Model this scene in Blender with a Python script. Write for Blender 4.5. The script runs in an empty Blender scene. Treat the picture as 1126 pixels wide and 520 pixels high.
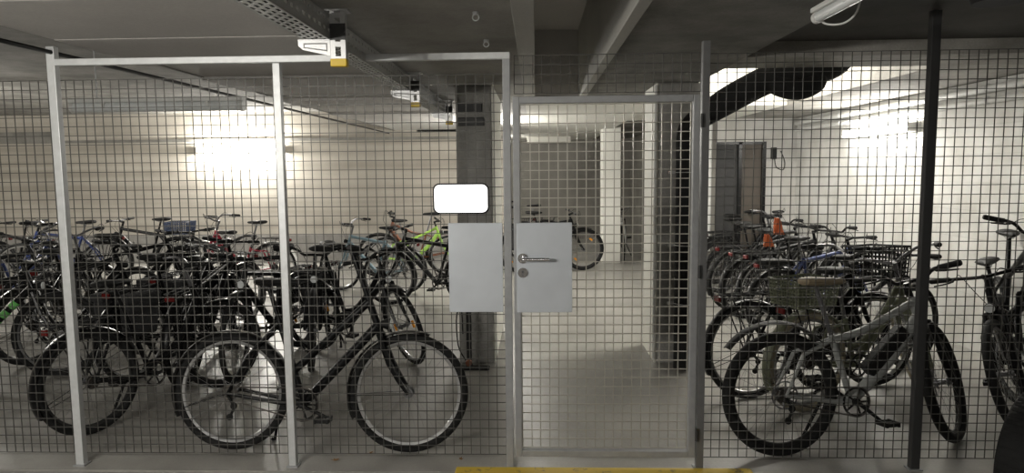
import bpy, bmesh, math, random
from mathutils import Vector, Matrix
random.seed(11)
R = math.radians
S = bpy.context.scene
COL = S.collection

# ------------------------------------------------------------------ camera
W_PX, H_PX, F_PX = 1126.0, 520.0, 750.0
CAM_H, PITCH, YAW, ROLL = 1.65, R(5.55), R(2.0), R(0.55)
FENCE_Y = 3.70
fwd = Vector((-math.sin(YAW)*math.cos(PITCH), math.cos(YAW)*math.cos(PITCH), -math.sin(PITCH)))
rgt = Vector((math.cos(YAW), math.sin(YAW), 0)); upv = rgt.cross(fwd)
rgt, upv = (rgt*math.cos(ROLL) - upv*math.sin(ROLL)), (upv*math.cos(ROLL) + rgt*math.sin(ROLL))
cd = bpy.data.cameras.new('camera'); cam = bpy.data.objects.new('camera', cd); COL.objects.link(cam)
cd.sensor_width = 36; cd.lens = 36*F_PX/W_PX; cd.clip_start = .05; cd.clip_end = 100
cam.matrix_world = Matrix(((rgt.x, upv.x, -fwd.x, 0), (rgt.y, upv.y, -fwd.y, 0), (rgt.z, upv.z, -fwd.z, CAM_H), (0, 0, 0, 1)))
S.camera = cam

# ------------------------------------------------------------------ light levels and exposure
S.view_settings.view_transform = 'Standard'; S.view_settings.look = 'None'
S.view_settings.gamma = 1; S.view_settings.exposure = 0.0
S.view_settings.use_curve_mapping = False
world = bpy.data.worlds.new('world'); S.world = world; world.use_nodes = True
world.node_tree.nodes['Background'].inputs[0].default_value = (.9, .95, 1, 1)
world.node_tree.nodes['Background'].inputs[1].default_value = 0.02
LAMP = dict(left=330, right=62, hidden=150, near=350, near2=25, side=300, niche=65, shaft=130)

# ------------------------------------------------------------------ materials
def nodes(name):
    m = bpy.data.materials.new(name); m.use_nodes = True
    nt = m.node_tree; return m, nt, nt.nodes['Principled BSDF']
def mat(name, col, rough=.5, metal=0, var=.12, scale=30, bump=0, spec=.5):
    m, nt, b = nodes(name); N = nt.nodes; L = nt.links
    tc = N.new('ShaderNodeTexCoord'); nz = N.new('ShaderNodeTexNoise'); nz.inputs['Scale'].default_value = scale; nz.inputs['Detail'].default_value = 4
    L.new(tc.outputs['Object'], nz.inputs['Vector'])
    mx = N.new('ShaderNodeMix'); mx.data_type = 'RGBA'
    mx.inputs[6].default_value = tuple(c*(1-var) for c in col)+(1,); mx.inputs[7].default_value = tuple(min(1, c*(1+var)) for c in col)+(1,)
    L.new(nz.outputs['Fac'], mx.inputs[0]); L.new(mx.outputs[2], b.inputs['Base Color'])
    b.inputs['Roughness'].default_value = rough; b.inputs['Metallic'].default_value = metal
    b.inputs['Specular IOR Level'].default_value = spec
    if bump:
        bp = N.new('ShaderNodeBump'); bp.inputs['Strength'].default_value = bump; bp.inputs['Distance'].default_value = .01
        L.new(nz.outputs['Fac'], bp.inputs['Height']); L.new(bp.outputs[0], b.inputs['Normal'])
    return m
def concrete(name, c1, c2, scale=1.6, rough=.8, spots=.35, board=None, bump=.3):
    """mottled concrete: large stains x fine grain, optional board-marks along one axis"""
    m, nt, b = nodes(name); N = nt.nodes; L = nt.links
    tc = N.new('ShaderNodeTexCoord')
    n1 = N.new('ShaderNodeTexNoise'); n1.inputs['Scale'].default_value = scale; n1.inputs['Detail'].default_value = 8; n1.inputs['Roughness'].default_value = .62
    n2 = N.new('ShaderNodeTexNoise'); n2.inputs['Scale'].default_value = 70; n2.inputs['Detail'].default_value = 3
    L.new(tc.outputs['Object'], n1.inputs['Vector']); L.new(tc.outputs['Object'], n2.inputs['Vector'])
    r = N.new('ShaderNodeValToRGB'); r.color_ramp.elements[0].position = .34; r.color_ramp.elements[1].position = .68
    r.color_ramp.elements[0].color = (*c1, 1); r.color_ramp.elements[1].color = (*c2, 1)
    L.new(n1.outputs['Fac'], r.inputs[0])
    mx = N.new('ShaderNodeMix'); mx.data_type = 'RGBA'; mx.blend_type = 'MULTIPLY'; mx.inputs[0].default_value = spots
    L.new(r.outputs[0], mx.inputs[6]); L.new(n2.outputs['Fac'], mx.inputs[7]); out = mx.outputs[2]
    if board:
        mp = N.new('ShaderNodeMapping'); mp.inputs['Scale'].default_value = board
        n3 = N.new('ShaderNodeTexNoise'); n3.inputs['Scale'].default_value = 1; n3.inputs['Detail'].default_value = 2
        L.new(tc.outputs['Object'], mp.inputs[0]); L.new(mp.outputs[0], n3.inputs['Vector'])
        r3 = N.new('ShaderNodeValToRGB'); r3.color_ramp.elements[0].position = .35; r3.color_ramp.elements[0].color = (.72, .72, .7, 1); r3.color_ramp.elements[1].position = .62
        L.new(n3.outputs['Fac'], r3.inputs[0])
        m3 = N.new('ShaderNodeMix'); m3.data_type = 'RGBA'; m3.blend_type = 'MULTIPLY'; m3.inputs[0].default_value = 1
        L.new(out, m3.inputs[6]); L.new(r3.outputs[0], m3.inputs[7]); out = m3.outputs[2]
    L.new(out, b.inputs['Base Color']); b.inputs['Roughness'].default_value = rough
    bp = N.new('ShaderNodeBump'); bp.inputs['Strength'].default_value = bump; bp.inputs['Distance'].default_value = .006
    L.new(n2.outputs['Fac'], bp.inputs['Height']); L.new(bp.outputs[0], b.inputs['Normal'])
    return m
def blockwall(name, col, axis='yz', mortar=(.57, .57, .55), bw=.5, bh=.25):
    m, nt, b = nodes(name); N = nt.nodes; L = nt.links
    tc = N.new('ShaderNodeTexCoord'); sp = N.new('ShaderNodeSeparateXYZ'); cb = N.new('ShaderNodeCombineXYZ')
    L.new(tc.outputs['Object'], sp.inputs[0]); L.new(sp.outputs[1 if axis == 'yz' else 0], cb.inputs[0]); L.new(sp.outputs[2], cb.inputs[1])
    br = N.new('ShaderNodeTexBrick'); br.inputs['Scale'].default_value = 1; br.inputs['Brick Width'].default_value = bw; br.inputs['Row Height'].default_value = bh
    br.inputs['Mortar Size'].default_value = .006; br.inputs['Mortar Smooth'].default_value = .3
    br.inputs['Color1'].default_value = (*col, 1); br.inputs['Color2'].default_value = (*[c*.94 for c in col], 1); br.inputs['Mortar'].default_value = (*mortar, 1)
    L.new(cb.outputs[0], br.inputs['Vector'])
    nz = N.new('ShaderNodeTexNoise'); nz.inputs['Scale'].default_value = 2.5; nz.inputs['Detail'].default_value = 6; L.new(tc.outputs['Object'], nz.inputs['Vector'])
    r = N.new('ShaderNodeValToRGB'); r.color_ramp.elements[0].color = (.78, .77, .74, 1); r.color_ramp.elements[0].position = .3; r.color_ramp.elements[1].position = .65
    L.new(nz.outputs['Fac'], r.inputs[0])
    mx = N.new('ShaderNodeMix'); mx.data_type = 'RGBA'; mx.blend_type = 'MULTIPLY'; mx.inputs[0].default_value = 1
    L.new(br.outputs['Color'], mx.inputs[6]); L.new(r.outputs[0], mx.inputs[7]); L.new(mx.outputs[2], b.inputs['Base Color'])
    b.inputs['Roughness'].default_value = .8
    bp = N.new('ShaderNodeBump'); bp.inputs['Strength'].default_value = .5; bp.inputs['Distance'].default_value = .01; bp.invert = True
    L.new(br.outputs['Fac'], bp.inputs['Height']); L.new(bp.outputs[0], b.inputs['Normal'])
    return m
def emis(name, col, st):
    m, nt, b = nodes(name); b.inputs['Base Color'].default_value = (*col, 1)
    b.inputs['Emission Color'].default_value = (*col, 1); b.inputs['Emission Strength'].default_value = st
    return m
def yellow_paint():
    m, nt, b = nodes('worn_yellow_paint'); N = nt.nodes; L = nt.links
    tc = N.new('ShaderNodeTexCoord'); nz = N.new('ShaderNodeTexNoise'); nz.inputs['Scale'].default_value = 9; nz.inputs['Detail'].default_value = 8; nz.inputs['Roughness'].default_value = .7
    L.new(tc.outputs['Object'], nz.inputs['Vector'])
    r = N.new('ShaderNodeValToRGB'); e = r.color_ramp.elements; e[0].position = .36; e[0].color = (.14, .12, .06, 1); e[1].position = .44; e[1].color = (.62, .43, .04, 1)
    L.new(nz.outputs['Fac'], r.inputs[0]); L.new(r.outputs[0], b.inputs['Base Color']); b.inputs['Roughness'].default_value = .6
    return m

M = dict(
    floor=concrete('pale_concrete_floor', (.26, .25, .23), (.40, .39, .36), 1.3, .36, .25, bump=.12),
    kerb=concrete('kerb_concrete', (.22, .21, .195), (.36, .35, .33), 3, .8, .3),
    road=concrete('road_concrete', (.13, .125, .115), (.22, .21, .2), 2, .85, .3),
    ceil=concrete('ceiling_concrete', (.25, .24, .215), (.46, .445, .41), 2.2, .85, .3),
    ceil_dark=concrete('rough_ceiling_concrete', (.14, .135, .12), (.29, .28, .255), 3, .9, .4),
    panel=concrete('smooth_ceiling_panel', (.50, .48, .46), (.60, .58, .55), .9, .8, .25, bump=.1),
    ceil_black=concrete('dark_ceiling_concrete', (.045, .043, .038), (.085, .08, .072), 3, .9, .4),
    beam=concrete('beam_concrete', (.42, .41, .38), (.52, .51, .47), 1.2, .8, .25, bump=.1),
    wall=concrete('beige_wall_concrete', (.40, .37, .32), (.54, .50, .44), .8, .85, .25, board=(.12, 1, 5)),
    wall_dark=concrete('grey_wall_concrete', (.20, .19, .17), (.28, .27, .24), 1.5, .85, .3),
    pillar=concrete('grey_pillar_concrete', (.30, .295, .28), (.48, .47, .45), 2, .8, .3, board=(9, 9, .3)),
    white=concrete('white_and_lit_concrete', (.74, .73, .67), (.82, .81, .75), 1.5, .7, .15, bump=.1),  # real white surfaces, and pillar sides painted pale for the light on them
    block=blockwall('white_painted_blockwork', (.64, .635, .615)),
    blockx=blockwall('white_painted_blockwork_end', (.62, .61, .59), 'xz'),
    galv=mat('galvanised_steel', (.55, .56, .56), .45, .3, .18, 25),
    galv_dark=mat('dark_galvanised_steel', (.15, .15, .15), .5, .3, .2, 20),
    galv_dull=mat('dull_galvanised_steel', (.32, .325, .33), .5, .3, .2, 20),
    wire=mat('galvanised_wire', (.065, .063, .057), .5, .3, .15, 40),
    sheet=mat('brushed_zinc_sheet', (.56, .59, .63), .45, .25, .10, 7),
    alu=mat('pale_aluminium', (.50, .50, .50), .35, .6, .05),
    tray=mat('cable_tray_steel', (.42, .42, .41), .5, .6, .15, 15),
    chrome=mat('chrome', (.75, .75, .76), .15, 1, .03),
    steel=mat('bike_steel', (.22, .22, .23), .35, .9, .1),
    plastic_w=mat('white_plastic', (.62, .62, .60), .5, 0, .05),
    yellow=mat('yellow_plastic', (.62, .42, .02), .45, 0, .05),
    ypaint=yellow_paint(),
    rubber=mat('black_rubber', (.009, .009, .009), .75, 0, .3, 60, .2, spec=.25),
    rubber_tan=mat('cream_tyre_rubber', (.28, .25, .18), .75, 0, .15, 60),
    black=mat('black_paint', (.004, .004, .0045), .32, 0, .2, spec=.25),
    blackm=mat('matt_black_plastic', (.010, .010, .010), .6, 0, .2, spec=.25),
    insul=mat('black_foam_insulation', (.008, .008, .008), .85, 0, .3, 12, .3),
    rim=mat('silver_rim', (.42, .42, .42), .28, .9, .05),
    rim_bright=mat('polished_rim', (.45, .45, .45), .28, .8, .05),
    rimk=mat('black_rim', (.03, .03, .03), .35, .5, .1),
    spoke=mat('spoke_steel', (.32, .32, .32), .35, .95, .05),
    chain=mat('chain_steel', (.12, .11, .10), .45, .9, .2, 200),
    grey=mat('grey_bike_paint', (.28, .29, .28), .35, .1, .1),
    white_p=mat('white_bike_paint', (.60, .60, .58), .3, 0, .05),
    red=mat('red_bike_paint', (.32, .025, .045), .3, 0, .1),
    green=mat('green_bike_paint', (.12, .42, .10), .35, 0, .1),
    lime=mat('lime_bike_paint', (.28, .48, .08), .35, 0, .1),
    blue=mat('dark_blue_bike_paint', (.02, .035, .12), .3, 0, .1),
    teal=mat('pale_blue_bike_paint', (.16, .24, .28), .35, 0, .1),
    brown=mat('brown_orange_bike_paint', (.16, .05, .02), .35, 0, .1),
    olive=mat('olive_bike_paint', (.13, .14, .09), .4, 0, .1),
    orange=mat('orange_fabric', (.60, .15, .05), .75, 0, .15, 20, .3),
    amber=mat('amber_reflector', (.75, .30, .03), .2, 0, .05),
    redref=mat('red_reflector', (.10, .008, .008), .2, 0, .05),
    tanleather=mat('tan_saddle', (.25, .20, .13), .6, 0, .15),
    crate=mat('blue_crate_plastic', (.03, .05, .11), .5, 0, .1),
    fabric=mat('black_pannier_fabric', (.013, .013, .014), .85, 0, .3, 40, .4),
    doorpaint=mat('brown_door_paint', (.09, .075, .06), .6, 0, .1),
    darkgrey=mat('dark_grey_steel', (.035, .035, .035), .6, .1, .1),
    leaf=mat('dry_leaf', (.20, .10, .03), .8, 0, .4, 50),
    white_sign=emis('white_face_added_glow', (1, 1, 1), 1.1),  # no lamp in the sign; emission added to keep its face white
    tube=emis('fluorescent_tube', (1, .98, .93), 14),
    glass=mat('frosted_diffuser', (.66, .68, .68), .3, 0, .03),
)

# ------------------------------------------------------------------ mesh helpers
class MB:
    def __init__(s, xf=None): s.v = []; s.f = []; s.xf = xf or Matrix.Identity(4)
    def add(s, vs, fs):
        o = len(s.v); s.v += [tuple(s.xf @ Vector(p)) for p in vs]; s.f += [tuple(i+o for i in f) for f in fs]; return s
    def box(s, x0, x1, y0, y1, z0, z1):
        return s.add([(x, y, z) for z in (z0, z1) for y in (y0, y1) for x in (x0, x1)],
                     [(0, 2, 3, 1), (4, 5, 7, 6), (0, 1, 5, 4), (2, 6, 7, 3), (0, 4, 6, 2), (1, 3, 7, 5)])
    def obox(s, c, ax, ay, az):
        c, ax, ay, az = map(Vector, (c, ax, ay, az))
        return s.add([c+ax*i+ay*j+az*k for k in (-1, 1) for j in (-1, 1) for i in (-1, 1)],
                     [(0, 2, 3, 1), (4, 5, 7, 6), (0, 1, 5, 4), (2, 6, 7, 3), (0, 4, 6, 2), (1, 3, 7, 5)])
    def tube(s, pts, r, n=8, closed=False, flat=None):
        pts = [Vector(p) for p in pts]; rs = r if isinstance(r, (list, tuple)) else [r]*len(pts); k = len(pts); vs = []
        t0 = (pts[1]-pts[0]).normalized(); u = t0.cross(Vector((0, 0, 1)));
        if u.length < .1: u = t0.cross(Vector((0, 1, 0)))
        u.normalize()
        for i, p in enumerate(pts):
            if closed: t = pts[(i+1) % k]-pts[i-1]
            else: t = pts[min(i+1, k-1)]-pts[max(i-1, 0)]
            t.normalize(); u = (u-t*u.dot(t)).normalized(); w = t.cross(u)
            fx, fy = flat if flat else (1, 1)
            vs += [p+u*math.cos(2*math.pi*j/n)*rs[i]*fx+w*math.sin(2*math.pi*j/n)*rs[i]*fy for j in range(n)]
        fs = []
        for i in range(k if closed else k-1):
            a, b = i*n, ((i+1) % k)*n
            fs += [(a+j, a+(j+1) % n, b+(j+1) % n, b+j) for j in range(n)]
        if not closed: fs += [tuple(range(n))[::-1], tuple((k-1)*n+j for j in range(n))]
        return s.add(vs, fs)
    def ring(s, prof, n=48, c=(0, 0, 0), a0=0, a1=2*math.pi, axis='y'):
        """profile of (radius, offset-along-axis) points (closed) swept round an axis"""
        full = abs(a1-a0) > 6.28; k = n if full else n+1; m = len(prof); vs = []
        for i in range(k):
            a = a0+(a1-a0)*i/n
            for (r, y) in prof:
                q = (r*math.cos(a), y, r*math.sin(a)) if axis == 'y' else ((y, r*math.cos(a), r*math.sin(a)) if axis == 'x' else (r*math.cos(a), r*math.sin(a), y))
                vs.append((q[0]+c[0], q[1]+c[1], q[2]+c[2]))
        fs = []
        for i in range(n):
            a, b = i*m, ((i+1) % k)*m
            fs += [(a+j, a+(j+1) % m, b+(j+1) % m, b+j) for j in range(m)]
        if not full: fs += [tuple(range(m)), tuple((k-1)*m+j for j in range(m))[::-1]]
        return s.add(vs, fs)
    def torus(s, Rm, r, n=48, m=8, c=(0, 0, 0), **k):
        return s.ring([(Rm+r*math.cos(2*math.pi*j/m), r*math.sin(2*math.pi*j/m)) for j in range(m)], n, c, **k)
    def disc(s, r, y0, y1, n=24, c=(0, 0, 0), axis='y'):
        return s.ring([(.0005, y0), (r, y0), (r, y1), (.0005, y1)], n, c, axis=axis)
    def loft(s, secs, n=12):
        """secs: (x, halfwidth, halfheight, zcentre)"""
        vs = []; fs = []
        for (x, w, h, z) in secs: vs += [(x, w*math.cos(2*math.pi*j/n), z+h*math.sin(2*math.pi*j/n)) for j in range(n)]
        for i in range(len(secs)-1): fs += [(i*n+j, i*n+(j+1) % n, (i+1)*n+(j+1) % n, (i+1)*n+j) for j in range(n)]
        fs += [tuple(range(n))[::-1], tuple((len(secs)-1)*n+j for j in range(n))]
        return s.add(vs, fs)
    def build(s, name, m, parent=None, smooth=False, bevel=0, loc=None):
        me = bpy.data.meshes.new(name); me.from_pydata(s.v, [], s.f)
        bm = bmesh.new(); bm.from_mesh(me); bmesh.ops.recalc_face_normals(bm, faces=bm.faces); bm.to_mesh(me); bm.free()
        if smooth: 
            me.polygons.foreach_set('use_smooth', [True]*len(me.polygons)); me.set_sharp_from_angle(angle=R(40))
        me.materials.append(m); o = bpy.data.objects.new(name, me); COL.objects.link(o)
        if parent: o.parent = parent
        if loc: o.location = loc
        if bevel:
            b = o.modifiers.new('bevel', 'BEVEL'); b.width = bevel; b.segments = 2; b.limit_method = 'ANGLE'
        return o
def tag(o, label, cat, group=None):
    o['label'] = label; o['category'] = cat
    if group: o['group'] = group
    return o
def empty(name, label, cat, loc=(0, 0, 0), rz=0, group=None):
    o = bpy.data.objects.new(name, None); COL.objects.link(o); o.location = loc; o.rotation_euler = (0, 0, rz); o.empty_display_size = .1
    return tag(o, label, cat, group)
def struct(o): o['kind'] = 'structure'; return o
def ground(px, py, z=0):
    d = fwd*F_PX + rgt*(px-W_PX/2) - upv*(py-H_PX/2); t = (z-CAM_H)/d.z
    return Vector((d.x*t, d.y*t, z))
def spline(pts, n=5):
    pts = [Vector(p) for p in pts]; P = [pts[0]]+pts+[pts[-1]]; out = []
    for i in range(1, len(P)-2):
        for k in range(n):
            t = k/n; a, b, c, d = P[i-1], P[i], P[i+1], P[i+2]
            out.append(.5*((2*b)+(c-a)*t+(2*a-5*b+4*c-d)*t*t+(3*b-a-3*c+d)*t**3))
    return out+[pts[-1]]

# ------------------------------------------------------------------ the setting
ZS = 2.35          # underside of the slabs
struct(MB().box(-11, 3.9, 3.60, 17, -.30, 0).build('floor', M['floor']))
struct(MB().box(-11, 6, -4, 3.595, -.30, -.06).build('floor_garage', M['road']))
struct(MB().box(-11, -.455, 3.40, 3.595, -.058, -.008).build('trim_1', M['kerb'], bevel=.008))
struct(MB().box(1.175, 5.9, 3.40, 3.595, -.058, -.008).build('trim_2', M['kerb'], bevel=.008))
struct(MB().box(-.45, 1.17, 3.40, 3.645, -.058, .012).build('trim_3', M['ypaint'], bevel=.008))
# ceiling: smooth precast panels on the left, rough slabs in the middle and right
for i in range(14):
    y0 = -1.24+.8*i+.012; y1 = y0+.788
    x0, x1 = -2.52, -1.16
    struct(MB().box(x0, x1, y0, y1, ZS+(.022 if i % 2 and i > 6 else 0)+random.uniform(0, .004), ZS+.3).build('ceiling', M['panel'], bevel=.006))
struct(MB().box(-2.52, -1.16, -1.24, 12.2, ZS+.030, ZS+.32).build('ceiling_joint', M['plastic_w']))
struct(MB().box(-1.16, -.10, -4, 7.2, ZS, ZS+.9).build('ceiling_slab', M['ceil']))
struct(MB().box(-1.16, -.10, 7.2, 12.2, ZS, ZS+.9).build('ceiling_slab', M['panel']))
struct(MB().box(-.10, 0.0, -4, 6.9, ZS-.01, ZS+.9).build('ceiling_beam', M['beam'], bevel=.004))
struct(MB().box(.43, .49, -4, 6.9, ZS-.01, ZS+.9).build('ceiling_beam', M['beam'], bevel=.004))
struct(MB().box(-.10, .49, -4, 6.9, 3.02, 3.25).build('ceiling_recess', M['panel']))
struct(MB().box(0, .43, 6.9, 7.1, ZS, 3.1).build('ceiling_recess_end', M['panel']))
struct(MB().box(-.10, .49, 7.1, 17, ZS, ZS+.9).build('ceiling_slab', M['white']))
struct(MB().box(.49, 1.34, -4, 6.9, ZS, ZS+.9).build('ceiling_slab', M['ceil_dark']))
struct(MB().box(.49, 1.34, 6.9, 17, ZS, ZS+.9).build('ceiling_slab', M['white']))
struct(MB().box(-2.1, -.10, 12.2, 17, ZS, ZS+.9).build('ceiling_slab', M['white']))
struct(MB().box(-11, -2.52, -4, 12.4, 2.72, 2.9).build('ceiling_side', M['ceil_dark']))
struct(MB().box(-2.53, -2.50, -4, 12.4, ZS+.02, 2.9).build('ceiling_edge', M['ceil_dark']))
# right hand ceiling, with a shaft added to form its bright patch
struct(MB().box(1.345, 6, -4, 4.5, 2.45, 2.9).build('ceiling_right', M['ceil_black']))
struct(MB().box(1.345, 3.9, 4.5, 5.0, 2.355, 2.9).build('ceiling_downstand', M['ceil']))
struct(MB().box(2.95, 3.9, 5.0, 10.5, 2.38, 2.9).build('ceiling_soffit', M['ceil']))
struct(MB().box(1.34, 2.95, 8.2, 10.5, 2.38, 2.9).build('ceiling_soffit', M['white']))
struct(MB().box(1.34, 2.95, 5.0, 8.2, 2.95, 3.1).build('ceiling_shaft_top', M['white']))
struct(MB().box(1.30, 1.34, 5.0, 8.2, 2.9, 3.1).build('ceiling_shaft_side', M['white']))
# back walls
wb = struct(MB().box(-11, -.50, 12.2, 12.5, 0, 3).build('wall_back', M['wall']))
struct(MB().box(-11, -.50, 12.17, 12.2, 0, .52).build('baseboard_back', M['kerb']))
struct(MB().box(-11, -.50, 12.17, 12.2, 2.21, 2.26).box(-11, -8.6, 12.17, 12.2, 2.26, 2.42).build('beam_shade_strip', M['ceil_dark']))  # dark strip painted in for the shade under a beam
struct(MB().box(-2.1, 1.34, 16.3, 16.5, 0, 3).build('wall_recess', M['wall_dark']))
struct(MB().box(-2.1, -2.0, 12.5, 16.3, 0, 3).build('wall_recess_left', M['wall_dark']))
struct(MB().box(1.17, 1.49, 12.0, 12.4, 0, 2.4).build('wall_pillar', M['white'], bevel=.01))
struct(MB().box(2.25, 2.30, 12.0, 16.5, 0, 2.4).build('wall_recess_right', M['wall_dark']))
struct(MB().box(1.34, 2.30, 16.3, 16.5, 0, 2.4).build('wall_recess_end', M['wall_dark']))
struct(MB().box(1.34, 2.35, 10.5, 17, ZS+.03, ZS+.9).build('ceiling_rear', M['ceil_dark']))
struct(MB().box(-11.2, -11, -4, 12.5, 0, 3).build('wall_left', M['wall']))
# near pillars (short wall ends)
struct(MB().box(-.66, -.365, 5.72, 7.05, 0, ZS).build('wall_pillar', M['pillar'], bevel=.01))
struct(MB().box(-.362, -.35, 5.74, 7.05, 0, ZS).build('wall_pillar_lit_side', M['white']))  # pale skin: light falling on the pillar's side put into its colour
struct(MB().box(1.02, 1.36, 5.72, 6.35, 0, ZS).build('wall_pillar', M['pillar'], bevel=.01))
struct(MB().box(1.005, 1.018, 5.74, 6.35, 0, ZS).build('wall_pillar_lit_side', M['white']))  # right pillar's lit side, likewise put into a pale skin
# right hand walls
struct(MB().box(3.9, 4.1, 3.60, 10.7, 0, 3).build('wall_right', M['block']))
struct(MB().box(5.9, 6.1, -4, 3.6, -.1, 3).build('wall_garage_right', M['wall_dark']))
struct(MB().box(4.1, 6.1, 3.595, 3.8, -.1, 3).build('wall_garage_end', M['wall_dark']))
DX0, DX1 = 2.72, 3.45
struct(MB().box(DX1, 3.9, 10.4, 10.6, 0, 2.4).build('wall_end', M['blockx']))
struct(MB().box(2.30, DX0, 10.4, 10.6, 0, 2.4).build('wall_end', M['wall_dark']))
struct(MB().box(DX0, DX1, 10.4, 10.6, 2.04, 2.4).build('wall_end_lintel', M['blockx']))
d = struct(MB().box(DX0+.38, DX1-.05, 10.44, 10.48, .01, 2.0).build('door_1', M['doorpaint']))
MB().box(DX0, DX0+.38, 10.45, 10.49, .01, 2.04).build('door_side_panel', M['darkgrey'], d)
MB().box(DX1-.05, DX1, 10.38, 10.5, 0, 2.04).box(DX0+.33, DX0+.38, 10.40, 10.5, 0, 2.04).box(DX0, DX1, 10.40, 10.5, 2.0, 2.04).build('door_frame', M['black'], d)
MB().tube([(DX1-.12, 10.44, 1.02), (DX1-.12, 10.40, 1.02), (DX1-.22, 10.40, 1.02)], .009, 8).build('door_handle', M['chrome'], d, True)
struct(MB().box(-4.2, 6, -4.2, -4, -.1, 3).build('wall_behind', M['wall_dark']))

# ------------------------------------------------------------------ fluorescent fixtures
def batten(loc, rz, length, label, lit=0, group=None, hang=0, dia=.10):
    t = empty('fluorescent_light', label, 'light', loc, rz, group)
    h = length/2
    MB().box(-h, h, -.055, .055, .035, .075).build('housing', M['plastic_w'], t, bevel=.008)
    dif = MB(); n = 14
    dif.ring([(r_, y_) for r_, y_ in ((.0005, -h+.03), (.042, -h+.03), (.042, h-.03), (.0005, h-.03))], 20, axis='x')
    dif.build('diffuser', M['tube'] if lit else M['glass'], t, True)
    for sx in (-1, 1):
        MB().ring([(.0005, sx*(h-.03)), (.047, sx*(h-.03)), (.047, sx*h), (.0005, sx*h)], 16, axis='x').build('end_cap', M['plastic_w'], t, True)
        MB().box(sx*h*.6-.012, sx*h*.6+.012, -.05, .05, -.01, .036).build('clip', M['plastic_w'], t)
    if hang:
        for sx in (-1, 1): MB().tube([(sx*h*.7, 0, .075), (sx*h*.7, 0, .075+hang)], .006, 6).build('hanging_rod', M['galv'], t)
    if lit:
        for k in range(4):
            ld = bpy.data.lights.new('tube_light', 'POINT'); ld.energy = lit/4; ld.color = (1, .965, .89); ld.shadow_soft_size = .06
            lo = bpy.data.objects.new('tube_light', ld); COL.objects.link(lo); lo.parent = t; lo.location = (h*(-.75+.5*k), 0, -.12)
    return t
def wallbatten(loc, along, out, length, label, power):
    """tube fixture on a wall: 'along' x or y; out = direction away from the wall"""
    t = empty('fluorescent_light', label, 'light', loc); h = length/2; o = Vector(out)
    ax = Vector((1, 0, 0)) if along == 'x' else Vector((0, 1, 0))
    c = o*.03; MB().obox(c, ax*h, o*.03, Vector((0, 0, .05))).build('housing', M['plastic_w'], t, bevel=.008)
    p = o*.10
    MB().tube([p-ax*(h-.03), p+ax*(h-.03)], .030, 16).build('tube', M['tube'], t, True)
    for sx in (-1, 1): MB().obox(o*.085+ax*sx*(h-.015), ax*.015, o*.045, Vector((0, 0, .045))).build('end_cap', M['plastic_w'], t, bevel=.006)
    ld = bpy.data.lights.new('tube_light', 'POINT'); 
    for k in range(5):
        ld = bpy.data.lights.new('tube_light', 'POINT'); ld.energy = power/5; ld.color = (1, .97, .90); ld.shadow_soft_size = .05
        lo = bpy.data.objects.new('tube_light', ld); COL.objects.link(lo); lo.parent = t; lo.location = o*.17+ax*(h*(-.8+.4*k))
    return t
wallbatten((-5.30, 12.2, 2.06), 'x', (0, -1, 0), 1.5, 'glowing fluorescent tube on the beige back wall above the parked bicycles', LAMP['left'])
wallbatten((3.9, 7.85, 2.05), 'y', (-1, 0, 0), 1.5, 'glowing fluorescent tube on the white blockwork wall on the right', LAMP['right'])
batten((-3.22, 5.8, 2.22), 0, 1.5, 'long unlit fluorescent batten hanging under the dark ceiling on the left', hang=.42)
bt = batten((1.14, 2.12, 2.25), R(90), 1.5, 'unlit fluorescent batten under the ceiling slab at the upper right', hang=.14); bt.scale = (1, .5, .5)
batten((-.60, 9.7, 2.27), R(90), 1.4, 'lit fluorescent batten hidden behind the left concrete pillar', LAMP['hidden'], hang=0)
batten((-1.2, 14.3, 2.27), 0, 1.4, 'added fluorescent fill batten in the rear bay, unseen behind the back wall', LAMP['niche'], hang=0)  # unseen lamp, added to lift the dark recess wall
batten((-2.6, 0.0, 2.12), 0, 1.5, 'lit fluorescent batten over the garage lane in front of the fence', LAMP['near'], hang=.16)
batten((0.3, -2.4, 2.12), 0, 1.5, 'added fluorescent fill batten over the garage lane, unseen behind the viewer', LAMP['near2'], hang=.16)  # fill lamp added behind the camera, no such fixture in view
batten((-8.0, 7.6, 2.30), 0, 1.5, 'added fluorescent fill batten over the bicycles, unseen beyond the left edge of the view', LAMP['side'], hang=.35)  # unseen lamp, added to brighten the left back room and its ceiling
batten((2.0, 6.9, 2.86), 0, 1.2, 'added unseen fluorescent batten brightening the ceiling recess on the right', LAMP['shaft'], hang=0)  # lamp added out of sight to whiten the shaft faces

# ------------------------------------------------------------------ fence
CELL = .05
def mesh_wires(x0, x1, z0, z1, y, skip=lambda x, z: False, r=.0019, zoff=0):
    mb = MB(); n = int(round((x1-x0)/CELL))
    for i in range(n+1):
        x = x0+(x1-x0)*i/n; jit = random.uniform(-.0015, .0015)
        mb.obox((x+jit, y, (z0+z1)/2), (r, 0, 0), (0, r, 0), (0, 0, (z1-z0)/2))
    n = int(round((z1-z0)/CELL))
    for i in range(n+1):
        z = z0+(z1-z0)*i/n+zoff
        mb.obox(((x0+x1)/2, y-r*1.8, z), ((x1-x0)/2, 0, 0), (0, r, 0), (0, 0, r))
    return mb
FY = FENCE_Y
def post(xc, zt, w=.04, t=None, m='galv', name='post', y=FY-.03):
    d_ = .02
    o = MB().box(xc-w/2, xc+w/2, y-d_, y+d_, 0.0, zt).build(name, M[m], t, bevel=.003)
    MB().box(xc-w/2-.012, xc+w/2+.012, y-d_-.012, y+d_+.01, 0, .008).build('foot_plate', M['galv_dull'], o)
    return o
XL, XM, XD, XR, XF = -2.60, -1.375, -.15, .895, 2.06
f = empty('mesh_fence', 'wire mesh partition left of the gate with three pale steel posts and a top rail', 'fence', (0, 0, 0))
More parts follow.
